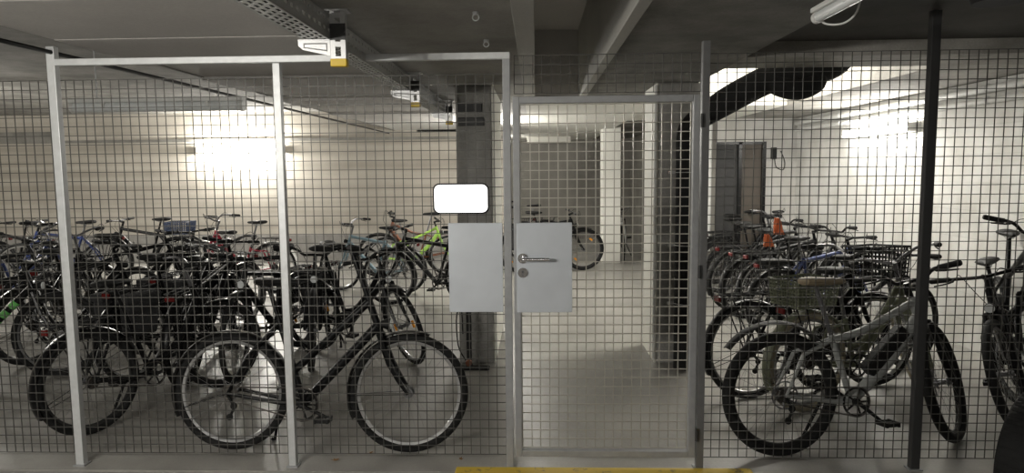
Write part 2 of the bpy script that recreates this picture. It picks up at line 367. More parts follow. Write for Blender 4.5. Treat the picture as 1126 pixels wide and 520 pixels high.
mesh_wires(-5.0, XD-.02, .06, 2.16, FY).build('wire_mesh', M['wire'], f)
post(XL, 2.335, .045, f); post(XM, 2.23, .04, f); post(XD, 2.25, .04, f, 'galv_dull')
post(-3.83, 2.335, .045, f)
MB().box(XL+.02, XD+.02, FY-.052, FY-.015, 2.232, 2.268).build('top_rail', M['galv'], f, bevel=.003)
s = MB().box(-.470, -.178, FY-.062, FY-.052, .885, 1.37).build('lock_guard_sheet', M['sheet'], f, bevel=.002)
f2 = empty('mesh_fence', 'wire mesh partition right of the gate with a dark tall post', 'fence', (0, 0, 0))
mesh_wires(XR+.02, 3.9, .05, 2.25, FY).build('wire_mesh', M['wire'], f2)
post(XR, 2.31, .04, f2, 'galv_dark'); 
post(XF, 2.445, .048, f2, 'darkgrey')
mesh_wires(XD+.04, XR-.02, 2.055, 2.255, FY-.002).build('wire_mesh', M['wire'], f)
# gate
GX0, GX1, GZ0, GZ1 = -.118, .865, .07, 2.035
g = empty('gate', 'wire mesh gate in a steel frame with a zinc lock plate', 'gate', (GX0, FY, 0))
def gl(mb): mb.xf = Matrix.Translation((-GX0, -FY, 0)); return mb
def gpart(mb0, name, m, par=g, **k):
    mb0.v = [(x-GX0, y-FY, z) for x, y, z in mb0.v]; return mb0.build(name, m, par, **k)
gpart(MB().box(GX0, GX0+.036, FY-.058, FY-.018, GZ0, GZ1), 'gate_stile', M['galv_dull'], bevel=.003)
gpart(MB().box(GX1-.036, GX1, FY-.058, FY-.018, GZ0, GZ1), 'gate_stile', M['galv_dull'], bevel=.003)
gpart(MB().box(GX0+.037, GX1-.037, FY-.058, FY-.018, GZ1-.036, GZ1), 'gate_top_rail', M['galv_dull'], bevel=.003)
gpart(MB().box(GX0+.037, GX1-.037, FY-.058, FY-.018, GZ0, GZ0+.034), 'gate_bottom_rail', M['galv_dull'], bevel=.003)
gpart(mesh_wires(GX0+.04, GX1-.04, GZ0+.04, GZ1-.04, FY-.014, r=.0024), 'wire_mesh', mat('lit_toned_wire', (.42, .40, .35), .4, .5, .1))  # paler copy of the fence wire: light on the gate put into colour
for hz in (.20, 1.1, 1.9):
    gpart(MB().tube([(GX1+.008, FY-.062, hz-.035), (GX1+.008, FY-.062, hz+.035)], .008, 10), 'hinge', M['darkgrey'], smooth=True)
pl = gpart(MB().box(GX0+.015, GX0+.312, FY-.075, FY-.060, .885, 1.37), 'lock_plate', M['sheet'], bevel=.003)
HX, HZ = GX0+.048, 1.18
yf = FY-.075
def py(mb0, name, m): return gpart(mb0, name, m, pl, smooth=True)
py(MB().disc(.027, yf-.008, yf, 24, (HX, 0, HZ)), 'handle_rose', M['chrome'])
py(MB().tube(spline([(HX, yf-.005, HZ), (HX, yf-.045, HZ), (HX+.012, yf-.055, HZ), (HX+.14, yf-.055, HZ)], 4), .0095, 12), 'handle', M['chrome'])
py(MB().disc(.027, yf-.006, yf, 24, (HX, 0, HZ-.078)), 'lock_rose', M['chrome'])
py(MB().disc(.009, yf-.010, yf-.005, 16, (HX, 0, HZ-.073)).box(HX-.005, HX+.005, yf-.0095, yf-.005, HZ-.098, HZ-.075), 'lock_cylinder', M['steel'])
py(MB().box(HX-.0015, HX+.0015, yf-.0115, yf-.0098, HZ-.079, HZ-.067), 'keyhole', M['black'])
# the blank sign, its face given an added glow
def rrect(w, h, r, n=6):
    out = []
    for cx, cz, a in ((w-r, h-r, 0), (-w+r, h-r, 90), (-w+r, -h+r, 180), (w-r, -h+r, 270)):
        out += [(cx+r*math.cos(R(a+90*i/n)), cz+r*math.sin(R(a+90*i/n))) for i in range(n+1)]
    return out
def plate(pts, y0, y1):
    n = len(pts); mb = MB()
    return mb.add([(x, y0, z) for x, z in pts]+[(x, y1, z) for x, z in pts], [tuple(range(n)), tuple(range(n, 2*n))[::-1]]+[(i, (i+1) % n, n+(i+1) % n, n+i) for i in range(n)])
sg = tag(plate(rrect(.152, .083, .035), -.008, .004).build('sign', M['black'], loc=(-.402, FY-.020, 1.50)), 'blank white rounded sign with a black border hung on the mesh', 'sign')
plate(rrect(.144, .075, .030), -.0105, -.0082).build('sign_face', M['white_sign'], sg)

# ------------------------------------------------------------------ cable tray on hangers
TX0, TX1, TZ = -1.01, -.892, 2.226
tr = empty('cable_tray', 'long perforated steel cable tray running away under the ceiling', 'cable tray', (0, 0, 0))
mb = MB(); Y0, Y1 = 1.2, 7.6; rows = 4; wrow = (TX1-TX0)/(rows*2+1)
xs = [TX0+wrow*i for i in range(rows*2+2)]
for i in range(rows*2+1):
    if i % 2 == 0: mb.box(xs[i], xs[i+1], Y0, Y1, TZ, TZ+.002)
    else:
        y = Y0+(.03 if (i//2) % 2 else 0)
        while y < Y1-.02: mb.box(xs[i], xs[i+1], y, min(y+.022, Y1), TZ, TZ+.002); y += .06
mb.build('tray_bottom', M['tray'], tr)
mb = MB()
for x in (TX0, TX1-.002):
    mb.box(x, x+.002, Y0, Y1, TZ, TZ+.030); mb.box(x, x+.002, Y0, Y1, TZ+.045, TZ+.075); mb.box(x, x+.002, Y0, Y1, TZ+.090, TZ+.105)
    y = Y0
    while y < Y1: mb.box(x, x+.002, y, min(y+.04, Y1), TZ+.030, TZ+.045); mb.box(x, x+.002, y, min(y+.04, Y1), TZ+.075, TZ+.090); y += .065
mb.box(TX0, TX0+.012, Y0, Y1, TZ+.103, TZ+.105).box(TX1-.012, TX1, Y0, Y1, TZ+.103, TZ+.105)
mb.build('tray_side', M['tray'], tr)
for k, (x, r) in enumerate(((-.989, .010), (-.967, .007), (-.938, .012), (-.911, .008))):
    pts = [(x+.002*math.sin(y*2.1+k), y, TZ+.004+r) for y in [Y0+.1+i*.2 for i in range(31)]]
    tag(MB().tube(pts, r, 8).build('cable', M['black'], smooth=True), ['thin black cable nearest the left edge of the cable tray', 'thinnest black cable left of the middle of the cable tray', 'thickest black cable near the middle of the cable tray', 'thin black cable nearest the right edge of the cable tray'][k], 'cable', 'cables lying in the tray')
for k, y in enumerate((3.05, 4.97, 6.9)):
    h = empty('tray_hanger', ['nearest slotted hanger with yellow cap holding the cable tray', 'middle slotted hanger with yellow cap holding the cable tray', 'farthest slotted hanger with yellow cap holding the cable tray'][k], 'hanger', (-.855, y, 0), 0, 'cable tray hangers')
    z0, z1 = 2.13, ZS+.04
    m_ = MB()
    m_.box(-.033, -.012, -.042, -.039, z0, z1).box(.012, .033, -.042, -.039, z0, z1)
    z = z0
    while z < z1: m_.box(-.012, .012, -.042, -.039, z, min(z+.022, z1)); z += .062
    m_.box(-.033, -.030, -.039, -.01, z0, z1).box(.030, .033, -.039, -.01, z0, z1)
    m_.box(-.05, .05, -.06, .01, ZS-.008, ZS-.001)
    m_.build('channel', M['alu'], h)
    MB().box(-.036, .036, -.045, -.006, z0-.022, z0+.012).build('end_cap', M['yellow'], h, bevel=.004)
    a = MB(); prof = [(-.034, TZ-.004), (-.175, TZ-.004), (-.175, TZ-.028), (-.155, TZ-.045), (-.034, TZ-.072)]
    n = len(prof); a.add([(x, -.042, z) for x, z in prof]+[(x, -.036, z) for x, z in prof], [tuple(range(n)), tuple(range(n, 2*n))[::-1]]+[(i, (i+1) % n, n+(i+1) % n, n+i) for i in range(n)])
    a.box(-.175, -.034, -.048, -.005, TZ-.006, TZ-.002)
    a.tube([(-.05, -.044, TZ-.02), (-.15, -.044, TZ-.02), (-.15, -.044, TZ-.036), (-.05, -.044, TZ-.05)], .003, 6, closed=True)
    a.build('bracket_arm', M['alu'], h)
    MB().box(-.034, .034, -.044, -.0385, TZ-.005, TZ+.065).build('clamp_plate', M['darkgrey'], h)

# ------------------------------------------------------------------ pipes, conduits, ducts
p = tag(MB().tube(spline([(1.22, 5.58, 0), (1.22, 5.58, 1.6), (1.22, 5.58, 1.88), (1.25, 5.52, 2.0), (1.40, 5.36, 2.12), (1.58, 5.22, 2.23), (1.76, 5.16, 2.31), (2.0, 5.15, 2.345), (2.2, 5.15, 2.42), (2.3, 5.15, 2.6)], 5), [.085]*15+[min(.085+.003*k, .105) for k in range(31)], 16).build('drain_pipe', M['insul'], smooth=True), 'thick black insulated drain pipe in front of the right pillar', 'pipe')
for z in (.55, 1.03, 1.62):
    c = MB(); c.torus(.094, .004, 28, 6, (1.22, 5.58, z), axis='z'); c.box(1.08, 1.13, 5.57, 5.59, z-.012, z+.012); c.build('pipe_clamp', M['alu'], p)
MB().tube(spline([(1.72, 5.15, 2.30), (1.78, 5.10, 2.24), (1.90, 5.08, 2.21), (2.02, 5.10, 2.25), (2.06, 5.14, 2.31)], 4), .075, 14).build('pipe_trap', M['insul'], p, True)
tag(MB().tube([(.93+.06, 5.69, .05), (.93+.06, 5.69, 2.33)], .012, 8).build('conduit', M['plastic_w'], smooth=True), 'thin pale conduit on the right pillar beside the black drain pipe', 'conduit')
for k, (z, r, lb) in enumerate(((2.30, .035, 'upper pale pipe running along the top of the white blockwork wall'), (2.20, .028, 'lower pale pipe running along the top of the white blockwork wall'))):
    o = tag(MB().tube([(3.85, 3.9, z), (3.85, 10.3, z)], r, 12).build('pipe', M['plastic_w'], smooth=True), lb, 'pipe', 'pipes on the right wall')
    for y in (4.6, 6.0, 7.4, 8.8, 10): MB().box(3.82, 3.895, y-.01, y+.01, z-.01, z+.01).torus(r+.002, .004, 16, 6, (3.84, y, z)).build('pipe_clip', M['galv'], o)
tag(MB().tube([(-2.6, 2.0, 2.30), (-2.58, 7.2, 2.31), (-2.58, 12.1, 2.32)], .012, 8).build('conduit', M['black'], smooth=True), 'thin dark conduit running away below the left edge of the ceiling panels', 'conduit')
tag(MB().box(-.17, .75, 14.5, 14.8, 2.22, 2.349).build('boxed_duct', M['white'], bevel=.01), 'white boxed duct crossing below the ceiling beyond the gate', 'duct')
tag(MB().box(-.64, -.42, 5.70, 5.719, 2.02, 2.09).build('dark_plate', M['darkgrey'], bevel=.004), 'upper dark flat plate on the grey pillar behind the fence', 'cover strip')  # thin dark plate on the pillar's front face
tag(MB().box(-.64, -.44, 5.70, 5.719, 2.13, 2.21).build('dark_plate', M['darkgrey'], bevel=.004), 'lower dark flat plate on the grey pillar behind the fence', 'cover strip')  # second thin dark plate on the same face
so = tag(MB().box(3.52, 3.60, 10.36, 10.40, 1.78, 1.95).build('socket_box', M['blackm'], bevel=.006), 'small dark socket box on the wall right of the brown door', 'socket')
MB().tube(spline([(3.57, 10.37, 1.78), (3.60, 10.37, 1.66), (3.70, 10.37, 1.62), (3.72, 10.37, 1.74), (3.66, 10.38, 1.9)], 5), .006, 6).build('cord', M['blackm'], so, True)
tag(MB().tube(spline([(1.14, 2.86, 2.25), (1.17, 2.84, 2.22), (1.22, 2.80, 2.215), (1.25, 2.76, 2.25), (1.25, 2.72, 2.33)], 6), .004, 8).build('lamp_cord', M['plastic_w'], smooth=True), 'pale looped cord below the unlit batten at the upper right', 'cord')
tag(MB().tube([(2.62, 10.38, .4), (2.62, 10.38, 2.3)], .025, 10).build('conduit', M['plastic_w'], smooth=True), 'pale vertical conduit left of the brown door', 'conduit')
# ceiling hooks
for k, (px, y) in enumerate(((-.26, 2.55), (-.26, 3.1), (-.26, 3.75))):
    tag(MB().disc(.014, ZS-.012, ZS, 10, (px, y, 0), axis='z').torus(.014, .003, 12, 6, (px, y, ZS-.024)).build('ceiling_hook', M['galv'], smooth=True),
        ['nearest small metal hook in the ceiling left of the pale beam', 'middle small metal hook in the ceiling left of the pale beam', 'farthest small metal hook in the ceiling left of the pale beam'][k], 'hook', 'ceiling hooks')
tag(MB().ring([(.0005, ZS+.04), (.11, ZS+.04), (.13, ZS+.10), (.0005, ZS+.10)], 24, (2.12, 3.27, 0), axis='z').build('ceiling_vent', M['insul'], smooth=True), 'round black fitting on the dark ceiling at the upper right', 'vent')

# ------------------------------------------------------------------ bicycles
def wheel(parent, xf, Rw, rt, rimm, tyre, disc=False, cass=False, spm='spoke', reflector=None, side=-1):
    w = MB(xf).ring([(Rw-2*rt+.004, .011), (Rw-2*rt+.004, -.011), (Rw-2*rt-.012, -.008), (Rw-2*rt-.016, 0), (Rw-2*rt-.012, .008)], 56).build('wheel', M[rimm], parent, True)
    MB(xf).torus(Rw-rt, rt, 56, 10).build('tyre', M[tyre], w, True)
    MB(xf).disc(.016, -.05, .05, 12).disc(.028, -.032, -.026, 14).disc(.028, .026, .032, 14).build('hub', M['steel'], w, True)
    sp = MB(xf); rr = Rw-2*rt-.012
    for k in range(32):
        a = 2*math.pi*k/32; sd = 1 if k % 2 else -1; off = (.95 if (k//2) % 2 else -.95)
        sp.tube([(.026*math.cos(a+off), sd*.029, .026*math.sin(a+off)), (rr*math.cos(a), 0, rr*math.sin(a))], .0011, 3)
    sp.build('spokes', M[spm], w)
    if disc:
        dd = MB(xf).ring([(.072, side*.045), (.080, side*.045), (.080, side*.043), (.072, side*.043)], 32)
        for k in range(6): a = k*math.pi/3; dd.tube([(.02*math.cos(a), side*.044, .02*math.sin(a)), (.074*math.cos(a+.4), side*.044, .074*math.sin(a+.4))], .004, 4)
        dd.build('brake_disc', M['steel'], w)
    if cass:
        c = MB(xf)
        for k in range(6): c.disc(.048-.005*k, -.034-.004*k-.0016, -.034-.004*k, 20)
        c.build('cassette', M['chain'], w)
    if reflector:
        for k in range(2):
            a = reflector+math.pi*k; rm = rr*.72
            MB(xf).obox((rm*math.cos(a), 0, rm*math.sin(a)), (-.03*math.sin(a), 0, .03*math.cos(a)), (0, .006, 0), (.014*math.cos(a), 0, .014*math.sin(a))).build('wheel_reflector', M['amber'], w)
    return w

def bike(label, pos, heading, style='city', frame='black', scale=1.0, steer=0, lean=4, rim='rim', tyre='rubber', bar='flat', fenders=True, rack=True,
         basket=None, panniers=False, crate=None, light=True, stand=True, disc=False, rt=.021, fat=1.2, clipguard=False, at='r', saddle='blackm', decal=None,
         bottle=False, reflector=None, tall=0, stemup=0, sadx=0, barw=1, fender='black', group='parked bicycles', suspension=False, battery=False, grips='blackm', name='bicycle'):
    Rw = .35; WB = 1.07
    h = R(heading); dirv = Vector((math.cos(h), math.sin(h), 0))
    base = Vector(pos[:3]) if len(pos) == 3 else Vector((pos[0], pos[1], 0))
    if at == 'f': base = base - dirv*WB*scale
    t = empty(name, label, 'bicycle', base, 0, group)
    t.rotation_euler = (R(lean), 0, h); t.rotation_mode = 'XYZ'; t.scale = (scale,)*3
    ca, sa = math.cos(R(71)), math.sin(R(71))
    up = Vector((-ca, 0, sa)); fr = Vector((sa, 0, ca))
    FA = Vector((WB, 0, Rw)); s0 = FA-fr*.045; crown = s0+up*.39; hb = s0+up*.405; hlen = .15+tall; ht = hb+up*hlen
    BB = Vector((.44, 0, .285)); st_ = Vector((-math.cos(R(73)), 0, math.sin(R(73))))
    stl = .36 if style in ('step', 'wave') else (.40 if style == 'mtb' else .52)
    ST = BB+st_*stl; sad_z = .98+tall*.5; SD = BB+st_*((sad_z-.03-BB.z)/st_.z)
    RA = Vector((0, 0, Rw))
    # frame
    fm = MB(); r1 = .019*fat; rd = .024*fat if style != 'mtb' else .028*fat
    if style == 'diamond': fm.tube([ST-st_*.04, ht-up*.03], r1, 10); fm.tube([BB, hb+up*.03], rd, 10)
    elif style == 'mixte': fm.tube([BB+st_*.20, ht-up*.03], r1, 10); fm.tube([BB, hb+up*.03], rd, 10)
    elif style == 'mtb': fm.tube(spline([ST-st_*.03, ST-st_*.03+Vector((.2, 0, .045)), ht-up*.03], 4), .021, 10); fm.tube(spline([BB, BB+(hb-BB)*.55+Vector((.0, 0, -.02)), hb+up*.03], 4), rd, 10)
    elif style == 'wave': fm.tube(spline([BB+st_*.07, BB+Vector((.12, 0, .10)), BB+Vector((.28, 0, .22)), hb+up*.04], 5), .026, 10)
    elif style == 'step':
        fm.tube([BB, hb+up*.02], rd, 10); fm.tube(spline([BB+st_*.13, BB+Vector((.1, 0, .17)), BB+Vector((.28, 0, .35)), ht-up*.03], 5), r1, 10)
    fm.tube([BB-st_*.02, ST], .018, 10); fm.tube([hb, ht], .022, 12)
    fm.ring([(.024, -.036), (.024, .036), (.010, .036), (.010, -.036)], 16, BB)
    for sy in (-1, 1):
        fm.tube([BB+Vector((-.02, sy*.02, 0)), BB+Vector((-.13, sy*.045, .01)), RA+Vector((0, sy*.062, 0))], [.012*fat, .011*fat, .009*fat], 8)
        fm.tube([ST-st_*.03+Vector((-.01, sy*.015, 0)), RA+Vector((.12, sy*.05, .22)), RA+Vector((0, sy*.062, 0))], [.010*fat, .010*fat, .009], 8)
    F = fm.build('frame', M[frame], t, True)
    if decal:
        dm = MB(); dvec = (hb+up*.03-BB); 
        for k in range(4):
            c = BB+dvec*(.25+.15*k); dm.tube([c-dvec.normalized()*.03, c+dvec.normalized()*.03], rd+.0025, 10)
        dm.build('frame_decal', M[decal], F, True)
    if battery:
        c = (BB+(hb+up*.03-BB)*.5)+Vector((.0, 0, .045)); dv = (hb-BB).normalized(); pv = dv.cross(Vector((0, 1, 0))).normalized()
        MB().obox(c, dv*.17, Vector((0, .035, 0)), pv*.04).build('battery', M['blackm'], t, bevel=.012)
    if bottle:
        c = BB+st_*.20+Vector((.045, 0, .02)); MB().tube([c-st_*.09, c+st_*.06, c+st_*.075, c+st_*.10], [.034, .034, .016, .014], 14).build('water_bottle', M[bottle], t, True)
    # saddle
    MB().tube([ST-st_*.02, SD], .0135, 10).build('seat_post', M['steel' if frame != 'black' else 'black'], t, True)
    sdl = MB(Matrix.Translation(SD+Vector((sadx, 0, .02)))).loft([(-.135, .03, .012, .012), (-.125, .062, .022, .008), (-.08, .080, .027, .006), (-.02, .066, .025, .003), (.05, .032, .022, .002), (.115, .020, .017, .0), (.135, .010, .010, .0)], 14).build('saddle', M[saddle], t, True)
    MB(Matrix.Translation(SD+Vector((sadx, 0, 0)))).tube([(-.09, .022, .0), (-.03, .02, -.012), (.03, .018, -.012), (.09, .006, .008)], .0035, 5).tube([(-.09, -.022, .0), (-.03, -.02, -.012), (.03, -.018, -.012), (.09, -.006, .008)], .0035, 5).build('saddle_rails', M['steel'], sdl)
    # wheels
    wheel(t, Matrix.Translation(RA), Rw, rt, rim, tyre, disc, True, reflector=reflector)
    SA = Matrix.Translation(hb) @ Matrix.Rotation(R(steer), 4, up) @ Matrix.Translation(-hb)
    wheel(t, SA @ Matrix.Translation(FA), Rw, rt, rim, tyre, disc, False, reflector=reflector, side=1)
    # fork
    fk = MB(SA); fk.tube([hb-up*.02, hb+up*.01], .024, 10); cw = .055 if suspension else .045
    fk.tube([crown+Vector((0, -cw, 0)), crown+Vector((0, 0, .02)), crown+Vector((0, cw, 0))], .016, 8)
    for sy in (-1, 1):
        if suspension:
            c0 = crown+Vector((0, sy*cw, 0)); c1 = c0-up*.17+fr*.0; FAo = FA+Vector((0, sy*.058, 0))
            fk.tube([c0, c1], .015, 10); fk.tube([c1, FAo+up*.03-fr*.015, FAo], [.021, .021, .012], 10)
        else:
            c0 = crown+Vector((0, sy*cw, 0)); fk.tube([c0, c0-up*.18+Vector((0, sy*.006, 0)), FA+up*.10-fr*.026+Vector((0, sy*.055, 0)), FA+Vector((0, sy*.056, 0))], [.016*fat, .015*fat, .012*fat, .009], 8)
    fk.build('fork', M['black' if suspension else frame], t, True)
    # handlebar
    bz = ht+up*(.075+stemup+(.05 if bar == 'city' else 0))
    bc = bz+fr*(.07 if bar != 'city' else .05)
    hbm = MB(SA); hbm.tube([ht-up*.01, bz+up*.015], .016, 10); hbm.tube([bz, bc], .016, 8)
    if bar == 'flat': P = [(-.03, .31, .02), (-.008, .16, .012), (0, .04, 0)]
    elif bar == 'riser': P = [(-.045, .33, .055), (-.01, .17, .05), (0, .09, .0), (0, .04, 0)]
    else: P = [(-.19, .27, .06), (-.08, .285, .065), (.02, .20, .07), (.02, .09, .03), (0, .03, 0)]
    P = [(p_[0], p_[1]*barw, p_[2]) for p_ in P]
    pts = [bc+Vector(p_) for p_ in P]+[bc+Vector((p_[0], -p_[1], p_[2])) for p_ in P[::-1]]
    HB = hbm.tube(spline(pts, 4), .0115, 8).build('handlebar', M['steel' if bar == 'city' else 'black'], t, True)
    for sy in (1, -1):
        e0 = Vector(P[0]); e1 = Vector(P[1]); e0.y *= sy; e1.y *= sy; dv = (e1-e0).normalized()
        MB(SA).tube([bc+e0-dv*.01, bc+e0, bc+e0+dv*.10, bc+e0+dv*.115], [.013, .0185, .0175, .019], 10).build('grip', M[grips], HB, True)
        b0 = bc+e0+dv*.14
        MB(SA).tube([b0, b0+Vector((.03, 0, -.01)), b0+Vector((.045, 0, -.02))-dv*.04, b0+Vector((.04, 0, -.03))-dv*.12], [.011, .008, .006, .005], 6).build('brake_lever', M['blackm'], HB, True)
        MB(SA).tube(spline([b0+Vector((.02, 0, 0))+dv*.02, b0+Vector((.08, -sy*.06, .03)), bc+Vector((.10, sy*.05, -.07)), hb+up*.06+Vector((.035, sy*.02, 0))], 5), .0026, 5).build('brake_cable', M['blackm'], HB, True)
    if light:
        lc = hb+up*.02+fr*.055
        l_ = MB(SA @ Matrix.Translation(lc)).ring([(.0005, -.035), (.02, -.035), (.033, .0), (.033, .02), (.0005, .02)], 16, axis='x').build('headlight', M['blackm'], t, True)
        MB(SA @ Matrix.Translation(lc)).ring([(.0005, .0205), (.029, .0205), (.029, .026), (.0005, .028)], 16, axis='x').build('headlight_lens', M['glass'], l_, True)
    # drivetrain
    ck = MB(Matrix.Translation(BB)); cr = {'mixte': .098, 'mtb': .085}.get(style, .085)
    ck.ring([(cr, -.047), (cr, -.043), (cr-.012, -.043), (cr-.012, -.047)], 32)
    for k in range(5): a = k*2*math.pi/5; ck.tube([(0, -.045, 0), ((cr-.008)*math.cos(a), -.045, (cr-.008)*math.sin(a))], .006, 5)
    ck.disc(.022, -.055, .05, 16)
    ang = R(random.choice((-25, -40, 10, 60, 150, -80)) if label.find('trekking bicycle side-on') < 0 else -22)
    A_ = Vector((math.cos(ang), 0, math.sin(ang)))
    for sy, sg_ in ((-1, 1), (1, -1)):
        p0 = Vector((0, sy*.06, 0)); p1 = A_*.17*sg_+Vector((0, sy*.075, 0)); ck.tube([p0, p1], [.013, .009], 8)
    CK = ck.build('crankset', M['steel' if frame in ('white_p', 'red') else 'blackm'], t, True)
    for sy, sg_ in ((-1, 1), (1, -1)):
        p1 = BB+A_*.17*sg_+Vector((0, sy*.13, 0)); q = MB(Matrix.Translation(p1)); q.box(-.045, .045, -.046, .046, -.012, -.004) if False else None
        q.tube([(0, -sy*.05, 0), (0, sy*.045, 0)], .007, 6)
        for xx in (-.036, .036): q.box(xx-.006, xx+.006, -.045, .045, -.013, .013)
        for yy in (-.04, 0, .04): q.box(-.032, .032, yy-.005, yy+.005, -.010, .010)
        q.build('pedal', M['blackm'], CK)
    cp = []; r2 = .036
    for i in range(17): a = R(-90+180*i/16); cp.append(BB+Vector((cr*math.cos(a), -.045, cr*math.sin(a))))
    for i in range(13): a = R(90+180*i/12); cp.append(RA+Vector((r2*math.cos(a), -.045, r2*math.sin(a))))
    MB().tube(cp, .0045, 6, closed=True, flat=(1, 1)).build('chain', M['chain'], t)
    if style in ('mtb', 'diamond', 'mixte'):
        dr = MB(); q0 = RA+Vector((.01, -.055, -.03)); dr.tube([RA+Vector((0, -.06, -.01)), q0, q0+Vector((.03, 0, -.05)), q0+Vector((.0, 0, -.11))], .009, 6)
        dr.disc(.02, -.06, -.052, 12, (q0.x+.025, 0, q0.z-.045)); dr.disc(.02, -.06, -.052, 12, (q0.x+.0, 0, q0.z-.11)); dr.build('derailleur', M['blackm'], t)
    # mudguards
    if fenders:
        w_ = rt+.011; ro = Rw+.018
        pf = [(ro, 0), (ro-.002, w_*.6), (ro-.010, w_), (ro-.012, w_-.002), (ro-.004, w_*.55), (ro-.0025, 0), (ro-.004, -w_*.55), (ro-.012, -w_+.002), (ro-.010, -w_), (ro-.002, -w_*.6)]
        g_ = MB(Matrix.Translation(RA)).ring(pf, 36, a0=R(15), a1=R(205)).build('mudguard', M[fender], t, True)
        MB(Matrix.Translation(RA)).tube([(0, .06, 0), (-(ro-.02)*math.cos(R(20)), .025, (ro-.02)*math.sin(R(-18)))], .0025, 5).tube([(0, -.06, 0), (-(ro-.02)*math.cos(R(20)), -.025, (ro-.02)*math.sin(R(-18)))], .0025, 5).build('mudguard_stay', M['blackm'], g_)
        g2 = MB(SA @ Matrix.Translation(FA)).ring(pf, 32, a0=R(70), a1=R(205)).build('mudguard', M[fender], t, True)
        MB(SA @ Matrix.Translation(FA)).tube([(0, .055, 0), (-(ro-.01), .025, -.01)], .0025, 5).tube([(0, -.055, 0), (-(ro-.01), -.025, -.01)], .0025, 5).build('mudguard_stay', M['blackm'], g2)
    if clipguard:
        pf2 = [(Rw+.035, 0), (Rw+.028, .03), (Rw+.020, .042), (Rw+.018, .04), (Rw+.030, 0), (Rw+.018, -.04), (Rw+.020, -.042), (Rw+.028, -.03)]
        MB(Matrix.Translation(RA+Vector((-.03, 0, .03)))).ring(pf2, 24, a0=R(42), a1=R(140)).build('mudguard', M['blackm'], t, True)
    if rack:
        rz_ = Rw*2+.055; k_ = MB()
        for sy in (-1, 1):
            k_.tube([(.20, sy*.03, rz_), (.10, sy*.06, rz_), (-.20, sy*.06, rz_), (-.23, sy*.02, rz_)], .006, 6)
            k_.tube([(.02, sy*.066, Rw), (-.08, sy*.06, rz_)], .005, 6); k_.tube([(.02, sy*.066, Rw), (.08, sy*.06, rz_)], .005, 6)
            k_.tube([(.0, sy*.066, Rw), (-.17, sy*.06, rz_)], .005, 6)
        for x in (-.2, -.1, 0, .1): k_.tube([(x, -.06, rz_), (x, .06, rz_)], .005, 6)
        k_.tube([(-.2, 0, rz_), (.12, 0, rz_)], .005, 6); k_.tube([(.20, .03, rz_), ST-st_*.04], .006, 6)
        RK = k_.build('luggage_rack', M['blackm'], t)
        MB().box(-.255, -.235, -.035, .035, rz_-.045, rz_-.005).build('tail_light', M['redref'], t, bevel=.005)
        if panniers:
            for sy in (-1, 1):
                pm = MB(Matrix.Translation((-.06, sy*.125, rz_-.19))); 
                pm.add([(x*(1-.18*(zz < 0)), y, zz) for zz in (-.17, .17) for y in (-.055, .055) for x in (-.16, .16)], [(0, 2, 3, 1), (4, 5, 7, 6), (0, 1, 5, 4), (2, 6, 7, 3), (0, 4, 6, 2), (1, 3, 7, 5)])
                po = pm.build('pannier', M['fabric'], t, bevel=.03)
                MB(Matrix.Translation((-.06, sy*.125, rz_-.04))).box(-.165, .165, -.06, .06, -.05, .015).build('pannier_flap', M['fabric'], po, bevel=.012)
        if crate: basketmesh(Matrix.Translation((-.05, 0, rz_+.008)), .32, .24, .17).build('rear_basket', M[crate], t)
    if basket: basketmesh(SA @ Matrix.Translation(hb+fr*.22+up*.05+Vector((0, 0, .0))), .24, .34, .22).build('front_basket', M[basket], t)
    if stand: MB().tube([BB+Vector((-.16, .045, .0)), (BB.x-.24, .14, .012-math.sin(R(lean))*.1), (BB.x-.26, .15, .010-math.sin(R(lean))*.1)], [.010, .009, .011], 8).build('kickstand', M['blackm'], t, True)
    return t
def basketmesh(xf, lx, ly, h):
    """open basket woven of bars with rims"""
    mb = MB(xf); tp = 1.12
    def rr(f_, z): return [(-lx/2*f_, -ly/2*f_, z), (lx/2*f_, -ly/2*f_, z), (lx/2*f_, ly/2*f_, z), (-lx/2*f_, ly/2*f_, z)]
    for z in [h*i/7 for i in range(8)]: mb.tube(rr(1+(tp-1)*z/h, z), .006 if 0 < z < h else .009, 5, closed=True)
    c0 = rr(1, 0); c1 = rr(tp, h)
    for i in range(4):
        a0, b0, a1, b1 = Vector(c0[i]), Vector(c0[(i+1) % 4]), Vector(c1[i]), Vector(c1[(i+1) % 4])
        for k in range(10): mb.tube([a0.lerp(b0, k/10), a1.lerp(b1, k/10)], .006, 4)
    for k in range(9): y = -ly/2+ly*k/8; mb.tube([(-lx/2, y, 0), (lx/2, y, 0)], .006, 4)
    return mb

G = ground
def two(pr, pf):
    a, b = G(*pr), G(*pf); return math.degrees(math.atan2(b.y-a.y, b.x-a.x))
# --- the large ones just behind the mesh
bike('black trekking bicycle side-on, nearest of all behind the mesh left of the gate', G(256, 494), two((256, 497), (455, 500)), 'mixte', 'black', rim='rim_bright', bar='flat', rack=False, rt=.024, lean=-5, steer=4, tall=.06, stemup=.19, sadx=.06, barw=.82, scale=1.0)
bike('grey mountain bicycle with wide black tyres nearest the mesh right of the gate', G(860, 501), two((858, 505), (1046, 489)), 'mtb', 'grey', rim='rimk', bar='riser', fenders=False, rack=False, rt=.029, disc=True, light=False, steer=38, lean=-6, battery=True, suspension=True, tall=.0, scale=1.02, stand=True, clipguard=True, saddle='tanleather', sadx=.05, barw=.85)
bike('black city bicycle behind the leftmost pale post, one wheel facing the mesh', G(105, 476), 66, 'wave', 'black', rim='rimk', rt=.026, bar='city', lean=-4, panniers=False, steer=-10, scale=.96)
bike('bicycle with green lettering on its frame at the far left edge', G(-100, 425), 14, 'diamond', 'black', rim='rimk', rt=.026, bar='flat', decal='green', rack=False, lean=-5, fenders=False)
